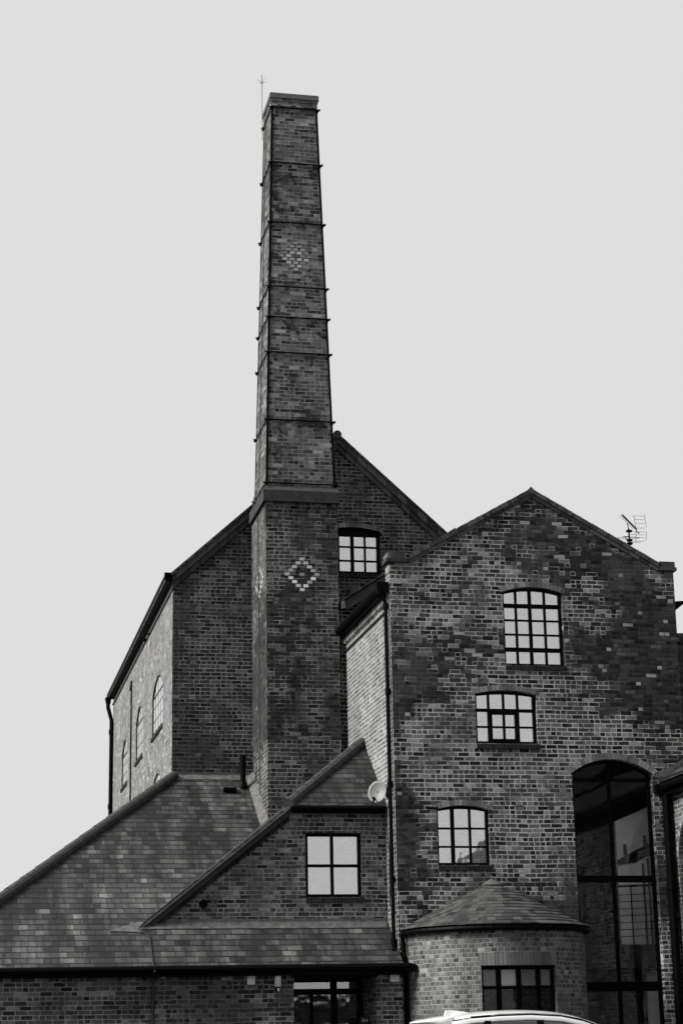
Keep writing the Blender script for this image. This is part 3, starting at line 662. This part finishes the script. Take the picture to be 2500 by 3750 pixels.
# side: gutter, dentils, string line
gt = MB(); gt.tube([(XR-.17, YR+.12, 10.42), (XR-.17, 40.28, 10.42)], .085, 8); gt.box(XR-.15, XR-.003, YR+.345, 40.28, 10.29, 10.43)
gt.box(XR-.26, XR-.02, YR+.0, YR+.16, 10.33, 10.53); gt.build('gutter', 'black', right)
m_ = MB(); y = YR+.36
while y < 40.2: m_.box(XR-.06, XR-.002, y, y+.075, 10.15, 10.285); y += .15
m_.build('dentil_course', 'arch', right)
m_ = MB(); m_.box(XR-.03, XR-.0025, YR+.345, 40.28, 9.99, 10.025); m_.build('string_course', 'sill', right)
downpipe(right, [(XR-.14, YR+.08, 10.4), (XR-.14, YR+.08, 10.3), (XR-.07, YR+.10, 10.12), (XR-.07, YR+.10, 3.52), (XR-.10, YR+.0, 3.42)], .042,
         [(XR-.07, YR+.10, 10.05), (XR-.07, YR+.10, 8.35), (XR-.07, YR+.10, 6.55), (XR-.07, YR+.10, 4.75), (XR-.07, YR+.1, 3.6)])
cb = MB(); cb.tube([(XR-.006, YR+.5, 6.3), (XR-.02, YR+.62, 6.1), (XR-.01, YR+.66, 5.6), (XR-.02, YR+.5, 5.3), (XR-.01, YR+.62, 4.3)], .008, 5); cb.build('cable', 'black', right)
m_ = MB(); x0 = 13.99
m_.tube([(13.93, YR-.08, 6.62), (13.93, YR-.08, GZ)], .085, 10)
for z in (6.55, 4.6, 2.9): m_.tube([(13.93, YR-.08, z-.06), (13.93, YR-.08, z+.06)], .11, 10)
m_.build('downpipe', 'black', right)
m_ = MB(); m_.prism([(XE+.03, YR+.1, 10.12), (XE+.03, YR+.1, 10.33), (XE+.26, YR+.1, 10.35), (XE+.26, YR+.1, 10.3)], (0, 5, 0)); m_.build('eaves_gutter', 'black', right)

# round bay
BX, BY, BR = 10.34, 36.0, 1.70; ta = R(24.3); NB = 40
m_ = MB(); angs = [R(-90)+R(180)*i/NB for i in range(NB+1)]; angs = sorted(set([a for a in angs if abs(abs(a)-ta) > .03]+[-ta, ta]))
def bp(a, z, rr=BR): return (BX+rr*math.sin(a), BY-rr*math.cos(a), z)
zt, zb = 3.08, 1.98
for a, b in zip(angs, angs[1:]):
    for (z0, z1) in ((GZ, zb), (zb, zt), (zt, 3.74)):
        if (z0 == zb) and a >= -ta-.001 and b <= ta+.001: continue
        m_.face([bp(a, z0), bp(b, z0), bp(b, z1), bp(a, z1)], [(a*BR, z0), (b*BR, z0), (b*BR, z1), (a*BR, z1)])
yf = BY-BR*math.cos(ta); inn_ = .22
for s1 in (-1, 1):
    p0, p1 = bp(s1*ta, zb), bp(s1*ta, zt); q0 = (p0[0], yf+inn_, zb); q1 = (p0[0], yf+inn_, zt)
    m_.face([p0, q0, q1, p1] if s1 < 0 else [q0, p0, p1, q1], [(0, zb), (inn_, zb), (inn_, zt), (0, zt)])
sub = [a for a in angs if -ta-.001 <= a <= ta+.001]
for z in (zb, zt):
    pts = [bp(a, z) for a in sub]+[(BX+BR*math.sin(ta), yf+inn_, z), (BX-BR*math.sin(ta), yf+inn_, z)]; m_.face(pts, [(p[0], p[1]) for p in pts])
bay = m_.build('bay_wall', 'brick_bay', right, fix=False)
so_ = MB(); n = 21
for i in range(n):
    a = -ta*1.05+2.1*ta*(i+.06)/n; b = -ta*1.05+2.1*ta*(i+.94)/n
    so_.hexa([bp(a, 3.085, BR+.006), bp(b, 3.085, BR+.006), bp(b, 3.085, BR-.05), bp(a, 3.085, BR-.05), bp(a, 3.31, BR+.006), bp(b, 3.31, BR+.006), bp(b, 3.31, BR-.05), bp(a, 3.31, BR-.05)])
so_.build('soldier_course', 'arch_pale', bay)
# conical slate roof laid in real courses
rf = MB(); tiers = 13; r0, zr0, rtop, zr1 = BR+.12, 3.80, .10, 4.66; NS = 44
for k2 in range(tiers):
    ta0 = k2/tiers; ta1 = (k2+1.12)/tiers
    ra = r0+(rtop-r0)*ta0; rb = r0+(rtop-r0)*min(1, ta1); za = zr0+(zr1-zr0)*ta0; zb_ = zr0+(zr1-zr0)*min(1, ta1)
    cnt = max(8, int(math.pi*ra/.165)); o2 = (k2 % 2)*.5
    for i in range(-1, cnt+1):
        a = -math.pi/2+math.pi*(i+o2)/cnt; b = a+math.pi/cnt-.006/ra; a = max(a, -math.pi/2); b = min(b, math.pi/2)
        if b <= a: continue
        lift = .028+random.uniform(-.004, .006)
        rf.hexa([bp(a, za+lift-.016, ra), bp(b, za+lift-.016, ra), bp(b, zb_-.002, rb), bp(a, zb_-.002, rb), bp(a, za+lift, ra), bp(b, za+lift, ra), bp(b, zb_+.012, rb), bp(a, zb_+.012, rb)])
sl2 = island('bay slate', .014, .062, .65); MAT['bay_slate'] = sl2
rf.build('bay_roof', 'bay_slate', bay)
m_ = MB(); m_.tube([(BX, BY-.02, 4.64), (BX, BY-.02, 4.76)], [.22, .02], 10); m_.build('lead_cap', 'lead', bay)
m_ = MB(); gp = [bp(R(-90)+R(180)*i/32, 3.745, BR+.07) for i in range(33)]; m_.tube(gp, .052, 8)
gi = [bp(R(-89)+R(178)*i/32, 0, 0) for i in range(33)]
for i in range(32):
    a = R(-89)+R(178)*i/32; b = R(-89)+R(178)*(i+1)/32
    m_.hexa([bp(a, 3.70, BR+.07), bp(b, 3.70, BR+.07), bp(b, 3.70, BR+.003), bp(a, 3.70, BR+.003), bp(a, 3.79, BR+.07), bp(b, 3.79, BR+.07), bp(b, 3.79, BR+.003), bp(a, 3.79, BR+.003)])
m_.build('bay_gutter', 'black', bay)
downpipe(right, [(8.53, YR-.10, 3.74), (8.55, YR-.09, 3.6), (8.60, YR-.08, 3.2), (8.62, YR-.07, GZ)], .04, [(8.56, YR-.09, 3.5), (8.6, YR-.08, 3.2)], 'bay_downpipe')
FB = frameY(yf); xw0, xw1 = BX-BR*math.sin(ta)+.005, BX+BR*math.sin(ta)-.005; wd = xw1-xw0
bay_w = window(right, FB, xw0, xw1, zb+.005, zt-.005, None, [(xw0+wd*q, .045, None, None) for q in (.255, .525, .79)], [(2.70, .028, None, None)], rec=.12, fw=.06, sill=False, arch=False, gl='glass_bay',
       curtain=None)
for a, b, mt in ((.03, .235, 'blind_grey'), (.275, .50, 'blind'), (.55, .765, 'blind_grey'), (.81, .97, 'blind_grey')):
    m_ = MB(); m_.fbox(FB, xw0+wd*a, xw0+wd*b, 2.72, 3.05, .17, .18); m_.build('blind', mt, bay_w)

# rear link with board verge, between chimney and right building
link = empty('link_block', (9.4, 40.3, GZ), 'narrow brick link with sloping fascia board, squeezed between the chimney and gabled building', 'building')
FK = frameY(40.3)
m_ = MB(); m_.sheet(FK, [(8.345, GZ), (11, GZ), (11, 12.55), (8.52, 10.93), (8.345, 10.9)], [], .3); m_.build('wall', 'brick_mill', link)
m_ = MB(); sk = .655
m_.prism([FK(8.5, 11.12, -.16), FK(11, 11.12+2.5*sk, -.16), FK(11, 11.12+2.5*sk-.22, -.16), FK(8.5, 10.90, -.16)], (0, .03, 0)); m_.build('fascia_board', 'board', link)
m_ = MB(); m_.prism([FK(8.42, 11.10, -.2), FK(11, 11.10+2.58*sk, -.2), FK(11, 11.15+2.58*sk, -.2), FK(8.42, 11.15, -.2)], (0, 2.05, 0)); m_.build('roof', 'slate_dark', link)
m_ = MB(); m_.box(8.40, 8.47, 40.1, 40.3, 10.93, 11.09); m_.build('kneeler', 'lead', link)

# satellite dish
t = empty('satellite_dish', (8.49, 36.5, 6.42), 'pale grey satellite dish on the wall beside the small gable, above its gutter', 'dish')
m_ = MB(); C0 = Vector((8.25, 36.45, 6.46)); ax = Vector((-.55, -.80, .22)).normalized(); q1 = ax.cross(Vector((0, 0, 1))).normalized(); q2 = q1.cross(ax)
rings = []
for i in range(6):
    rr_ = .225*i/5; st = len(m_.v)
    for j in range(24):
        a = 2*math.pi*j/24; m_.v.append(C0+(q1*math.cos(a)*.85+q2*math.sin(a))*rr_-ax*(.05*(1-(i/5)**2)))
    rings.append(st)
for A, B in zip(rings, rings[1:]):
    for j in range(24): m_.f.append([A+j, A+(j+1) % 24, B+(j+1) % 24, B+j])
dsh = m_.build('reflector', 'dish', t, smooth=True); sd = dsh.modifiers.new('s', 'SOLIDIFY'); sd.thickness = .008
m_ = MB(); m_.tube([C0-ax*.06, (8.40, 36.55, 6.46), (8.49, 36.55, 6.46)], .018, 8); m_.box(8.46, 8.495, 36.48, 36.62, 6.36, 6.56); m_.build('wall_bracket', 'black', t)
lnb = C0+ax*.17-q2*.20-q1*.02
m_ = MB(); m_.tube([C0-q2*.19-ax*.02, lnb], .011, 6); m_.tube([lnb-ax*.03, lnb+ax*.05], .028, 8); m_.tube([lnb+Vector((0, 0, .02)), lnb+Vector((-.03, 0, -.1))], .02, 6); m_.build('receiver_arm', 'black', t)
m_ = MB(); m_.tube([lnb-ax*.055, lnb-ax*.03], .026, 8); m_.build('receiver_cap', 'white', t)

# TV aerial behind the right slope of the coping
AXX, AYY = 14.35, 38.2
t = empty('tv_aerial', (AXX, AYY, 10.9), 'spiky television aerial on a mast rising behind the right slope of the coping', 'aerial')
m_ = MB(); m_.tube([(AXX+.02, AYY, 10.4), (AXX, AYY, 12.42)], .018, 8)
for z in (12.37, 12.17, 12.09): m_.box(AXX-.05, AXX+.06, AYY-.04, AYY+.04, z-.022, z+.022)
m_.tube([(AXX, AYY, 12.38), (AXX-.04, AYY-.05, 12.54)], .011, 6); m_.build('mast', 'iron', t)
m_ = MB(); p0 = Vector((14.53, AYY+.05, 12.445)); p1 = Vector((14.13, AYY-.28, 12.63)); bd = p1-p0; cr = Vector((.62, .78, .12)).normalized()
m_.tube([p0, p1], .013, 6)
for i in range(12):
    p = p0+bd*(i/11); L = .075
    m_.tube([p-cr*L, p+cr*L], .010, 5); m_.tube([p+Vector((0, 0, -.03)), p+Vector((0, 0, .03))], .011, 4)
    for s1 in (-1, 1): m_.tube([p, p+cr*s1*.16+Vector((-.03, 0, .03*s1))], .003, 4)
m_.tube([p0, (14.55, AYY+.05, 12.37), (14.585, AYY, 12.33)], .012, 5)
m_.build('boom', 'black', t)
m_ = MB()
for k2, (xa, za, xb, zb_) in enumerate(((14.47, 12.72, 14.74, 12.755), (14.5, 12.645, 14.755, 12.67), (14.51, 12.56, 14.765, 12.585), (14.52, 12.45, 14.77, 12.485), (14.4, 12.36, 14.77, 12.395), (14.37, 12.30, 14.76, 12.33), (14.37, 12.235, 14.755, 12.265), (14.36, 12.13, 14.745, 12.195))):
    m_.tube([(xa, AYY+.02, za), (xb, AYY+.12, zb_)], .0042, 4)
for (xa, za, xb, zb_) in ((14.50, 12.735, 14.53, 12.45), (14.74, 12.76, 14.77, 12.48), (14.53, 12.40, 14.51, 12.14), (14.77, 12.395, 14.745, 12.19)):
    m_.tube([(xa, AYY+.04, za), (xb, AYY+.04, zb_)], .0065, 4)
m_.build('reflector_grid', 'alu', t)
m_ = MB(); pts = [(14.33+.26*math.cos(a), AYY+.08*math.sin(a), 12.215+.045*math.sin(a+.3)) for a in [2*math.pi*i/24 for i in range(25)]]; m_.tube(pts, .0045, 4, False)
pts = [(14.40+.2*math.cos(a), AYY+.08*math.sin(a), 12.14+.05*math.sin(a)) for a in [-math.pi*.9*i/14 for i in range(15)]]; m_.tube(pts, .0035, 4, False)
m_.tube([(14.2, AYY, 12.23), (14.35, AYY, 12.255)], .012, 5); m_.tube([(14.26, AYY, 12.23), (14.33, AYY, 12.13)], .012, 5); m_.build('loop_element', 'alu', t)

# ================================================================== wing at the right edge, projecting towards the camera
wing = empty('side_wing', (15, 34, GZ), 'brick wing at the lower right edge with black eaves gutter and blind arch', 'building')
XW = 14.06; FW = frameX(XW)
ar = (33.75, 35.78, 2.0, 5.15, 6.05)
m_ = MB(); m_.sheet(FW, [(28, GZ), (YR-.003, GZ), (YR-.003, 6.6), (28, 6.6)], [opening(*ar)], .14); m_.box(XW+.141, 18, 28, YR-.004, GZ, 6.6)
m_.build('wall', 'brick_low', wing)
a = MB(); a_ = (ar[1]-ar[0])/2; h = ar[4]-ar[3]; rr = (a_*a_+h*h)/(2*h); cy_ = (ar[0]+ar[1])/2; cz = ar[4]-rr; t0 = math.asin(a_/rr)
for i in range(30):
    t1 = -t0+2*t0*(i+.08)/30; t2 = -t0+2*t0*(i+.92)/30
    q = [(cy_+R_*math.sin(tt), cz+R_*math.cos(tt)) for R_, tt in ((rr+.004, t1), (rr+.004, t2), (rr+.12, t2), (rr+.12, t1))]; a.hexa([FW(*p, -.006) for p in q]+[FW(*p, .04) for p in q])
a.build('brick_arch', 'arch', wing)
m_ = MB(); m_.tube([(13.84, YR-.03, 6.52), (13.84, 28, 6.52)], .075, 8); m_.box(13.88, XW-.003, 28, YR-.01, 6.36, 6.62); m_.box(13.72, 13.9, YR-.14, YR-.004, 6.40, 6.58); m_.build('gutter', 'black', wing)
m_ = MB(); m_.prism([(13.83, YR-.004, 6.63), (16.03, YR-.004, 7.9), (16.03, 28, 7.9), (13.83, 28, 6.63)], (0, 0, .06)); m_.prism([(18.2, YR-.004, 6.63), (16.03, YR-.004, 7.9), (16.03, 28, 7.9), (18.2, 28, 6.63)], (0, 0, .06)); m_.prism([(XW+.15, 28.02, 6.601), (18, 28.02, 6.601), (16.03, 28.02, 7.88)], (0, .2, 0)); m_.build('roof', 'slate_dark', wing)
m_ = MB(); m_.box(13.9, 14.3, YR-.022, YR-.002, 6.74, 6.9); m_.prism([(13.84, YR-.02, 6.72), (14.9, YR-.02, 7.34), (14.9, YR-.02, 7.42), (13.84, YR-.02, 6.80)], (0, .016, 0)); m_.build('flashing', 'lead', wing)
# range continuing to the right behind the gable
rng = empty('neighbour_range', (17, 36.2, GZ), 'dark lower brick range continuing right of the gabled building, topped by ridge tiles', 'building')
m_ = MB(); m_.box(XE+.022, 22, YR+.03, YR+.33, GZ, 9.56); m_.box(XE+.022, 22, 39.7, 40, GZ, 9.3); m_.box(XE+.022, 22, YR+.331, 39.69, 9.3, 9.5); m_.box(21.7, 22, YR+.331, 39.69, GZ, 9.29); m_.build('wall', 'brick_right', rng)
m_ = MB()
for i in range(24): m_.tube([(XE+.03+i*.31, YR+.12, 9.60), (XE+.03+i*.31+.30, YR+.12, 9.60)], [.075, .085], 8)
m_.build('ridge_tile', 'tile', rng)
m_ = MB(); m_.box(14.52, 15.3, YR-.01, YR+.028, 7.2, 8.25); m_.build('window', 'frame', rng)
t = empty('satellite_dish', (14.7, YR, 8.6), 'grey satellite dish cut by the right edge of the photo, high on the brick', 'dish')
m_ = MB(); m_.tube([(14.80, YR-.2, 8.62), (14.76, YR-.27, 8.64)], [.02, .26], 20); m_.build('reflector', 'dish', t)
m_ = MB(); m_.tube([(14.78, YR, 8.5), (14.78, YR-.2, 8.6)], .02, 6); m_.tube([(14.6, YR-.3, 8.40), (14.5, YR-.38, 8.47)], .025, 8); m_.tube([(14.76, YR-.25, 8.38), (14.53, YR-.37, 8.45)], .01, 6); m_.build('arm', 'white', t)

# ================================================================== parked car (only its roof is in the frame)
car = empty('parked_car', (9.2, 30.3, GZ), 'white estate car with roof rails parked in front of the round bay', 'car')
CY, HW = 30.4, .80
body = [(7.30, 1.05, 1.45), (7.36, .98, 1.56), (7.7, .96, 1.66), (8.4, .95, 1.69), (9.4, .95, 1.67), (10.4, .95, 1.63), (10.95, .96, 1.58), (11.35, .98, 1.50), (11.55, 1.02, 1.38), (11.6, 1.06, 1.2)]
b = MB(); rg = []
for x, zlo, zhi in body:
    wv = HW*(1 if 7.6 < x < 11.1 else .93); st = len(b.v)
    for (yy, zz_) in ((-wv*.9, zlo), (-wv, zlo+.25), (-wv*.985, zhi-.1), (-wv*.9, zhi), (wv*.9, zhi), (wv*.985, zhi-.1), (wv, zlo+.25), (wv*.9, zlo)): b.v.append(Vector((x, CY+yy, zz_)))
    rg.append(st)
for A, B in zip(rg, rg[1:]):
    for j in range(8): b.f.append([A+j, A+(j+1) % 8, B+(j+1) % 8, B+j])
b.f.append([rg[0]+j for j in range(8)]); b.f.append([rg[-1]+j for j in range(8)])
bo = b.build('body', 'paint', car, smooth=True)
# roof line: x, crown height, half width
line = [(7.80, 2.130, .55), (8.15, 2.185, .56), (8.6, 2.215, .565), (9.1, 2.225, .565), (9.6, 2.195, .56), (9.95, 2.125, .55), (10.25, 2.02, .54), (10.4, 1.95, .54)]
def loft(secs, close=False):
    q = MB(); n = len(secs[0]); st = 0
    for sec_ in secs: q.v += [Vector(p) for p in sec_]
    for k3 in range(len(secs)-1):
        for j in range(n if close else n-1): q.f.append([k3*n+j, k3*n+(j+1) % n, (k3+1)*n+(j+1) % n, (k3+1)*n+j])
    if close: q.f.append(list(range(n))); q.f.append([(len(secs)-1)*n+j for j in range(n)])
    return q
q = loft([[(x, CY+h*t_, z-.062*abs(t_)**2.2) for t_ in (-1, -.85, -.6, -.3, 0, .3, .6, .85, 1)] for x, z, h in [(7.78, 2.125, .55)]+line[1:]])
ro = q.build('roof', 'paint', car, smooth=True); sd = ro.modifiers.new('s', 'SOLIDIFY'); sd.thickness = .03; sd.offset = -1
sb = ro.modifiers.new('u', 'SUBSURF'); sb.levels = sb.render_levels = 2
def rail(s1, lst, y0, y1, z0, z1, nm, mat, sub=2):
    q = loft([[(x, CY+s1*(h+y0), z-z0), (x, CY+s1*(h+y1), z-z0-.006), (x, CY+s1*(h+y1+.012), z-z1), (x, CY+s1*(h+y0), z-z1)] for x, z, h in lst], True)
    o = q.build(nm, mat, car, smooth=True); m2 = o.modifiers.new('b', 'BEVEL'); m2.width = .008; m2.segments = 2; m2.limit_method = 'ANGLE'; return o
for s1 in (-1, 1):
    rail(s1, line[1:], -.004, .035, .064, .098, 'rail_gap', 'black')
    rail(s1, [(7.85, 2.145, .55)]+line[1:]+[(11.0, 1.66, .62)], .036, .075, .10, .172, 'roof_side', 'paint')
    rail(s1, [(8.02, 2.150, .56)]+line[2:5]+[(9.75, 2.15, .555)], .012, .032, .058, .079, 'roof_rail', 'chrome')
    L2 = [(7.85, 2.145, .55)]+line[1:]+[(11.0, 1.66, .62)]
    q = MB()
    for (x, z, h), (x2_, z2_, h2_) in zip(L2, L2[1:]): q.face([(x, CY+s1*(h+.06), z-.165), (x2_, CY+s1*(h2_+.06), z2_-.165), (x2_, CY+s1*.74, min(1.66, z2_-.17)), (x, CY+s1*.74, 1.66)])
    q.build('side_window', 'car_glass', car)
    for x in (9.25, 8.4):
        b = MB(); b.hexa([(x-.05, CY+s1*.735, 1.66), (x+.05, CY+s1*.735, 1.66), (x+.05, CY+s1*.755, 1.66), (x-.05, CY+s1*.755, 1.66), (x-.05, CY+s1*.632, 2.05), (x+.05, CY+s1*.632, 2.05), (x+.05, CY+s1*.65, 2.05), (x-.05, CY+s1*.65, 2.05)]); b.build('pillar', 'black', car)
b = MB(); b.face([(10.36, CY-.54, 1.93), (11.0, CY-.66, 1.6), (11.0, CY+.66, 1.6), (10.36, CY+.54, 1.93)]); b.build('windscreen', 'car_glass', car)
b = MB(); b.face([(7.62, CY-.52, 2.02), (7.42, CY-.62, 1.55), (7.42, CY+.62, 1.55), (7.62, CY+.52, 2.02)]); b.build('rear_window', 'car_glass', car)
b = loft([[(x, CY-w_, z0), (x, CY-w_, z1-.02), (x, CY-w_*.8, z1), (x, CY, z1+.012), (x, CY+w_*.8, z1), (x, CY+w_, z1-.02), (x, CY+w_, z0)] for x, w_, z0, z1 in ((7.42, .46, 2.045, 2.065), (7.5, .52, 2.04, 2.085), (7.7, .58, 2.02, 2.118), (7.86, .60, 1.98, 2.14))], True)
sp_ = b.build('spoiler', 'paint', car, smooth=True); bv = sp_.modifiers.new('b', 'BEVEL'); bv.width = .01; bv.segments = 2
b = MB(); b.hexa([(7.86, CY-.03, 2.10), (8.28, CY-.01, 2.19), (8.28, CY+.01, 2.19), (7.86, CY+.03, 2.10), (7.90, CY-.02, 2.225), (8.02, CY-.008, 2.225), (8.02, CY+.008, 2.225), (7.90, CY+.02, 2.225)]); af = b.build('antenna_fin', 'paint', car); bv = af.modifiers.new('b', 'BEVEL'); bv.width = .012; bv.segments = 2
for x in (8.1, 10.75):
    for s1 in (-1, 1):
        b = MB(); b.tube([(x, CY+s1*.62, GZ+.32), (x, CY+s1*.815, GZ+.32)], .32, 24); wh = b.build('wheel', 'tyre', car)
        b = MB(); b.tube([(x, CY+s1*.80, GZ+.32), (x, CY+s1*.822, GZ+.32)], .21, 20); b.build('rim', 'chrome', wh)
for s1 in (-1, 1):
    b = MB(); b.box(11.47, 11.62, CY+s1*.6-.12, CY+s1*.6+.12, 1.3, 1.42); b.build('headlight', 'glass_side', car)
    b = MB(); b.box(7.28, 7.38, CY+s1*.6-.12, CY+s1*.6+.12, 1.3, 1.5); b.build('tail_light', 'lamp_red', car)

# ================================================================== buildings across the yard, behind the camera (seen only in the panes)
opp = empty('opposite_building', (0, -18, 0), 'long low range across the yard, mirrored in the ground-floor panes', 'building')
m_ = MB(); m_.box(-45, 23, -26, -18, 0, 4.0); m_.build('wall', 'brick_far', opp)
m_ = MB(); m_.prism([(-45, -17.7, 4.0), (-45, -26.3, 4.0), (-45, -26.3, 4.4)], (68, 0, 0)); m_.build('roof', 'slate_dark', opp)
op2 = empty('opposite_warehouse', (34, -18, 0), 'gabled warehouse across the yard, mirrored in the lowest small window', 'building')
m_ = MB(); m_.box(25.9, 46, -34, -18, 0, 9.0); m_.prism([(25.9, -34, 9.0), (46, -34, 10.2), (35, -34, 18.0)], (0, 16, 0)); m_.build('wall', 'brick_far', op2)
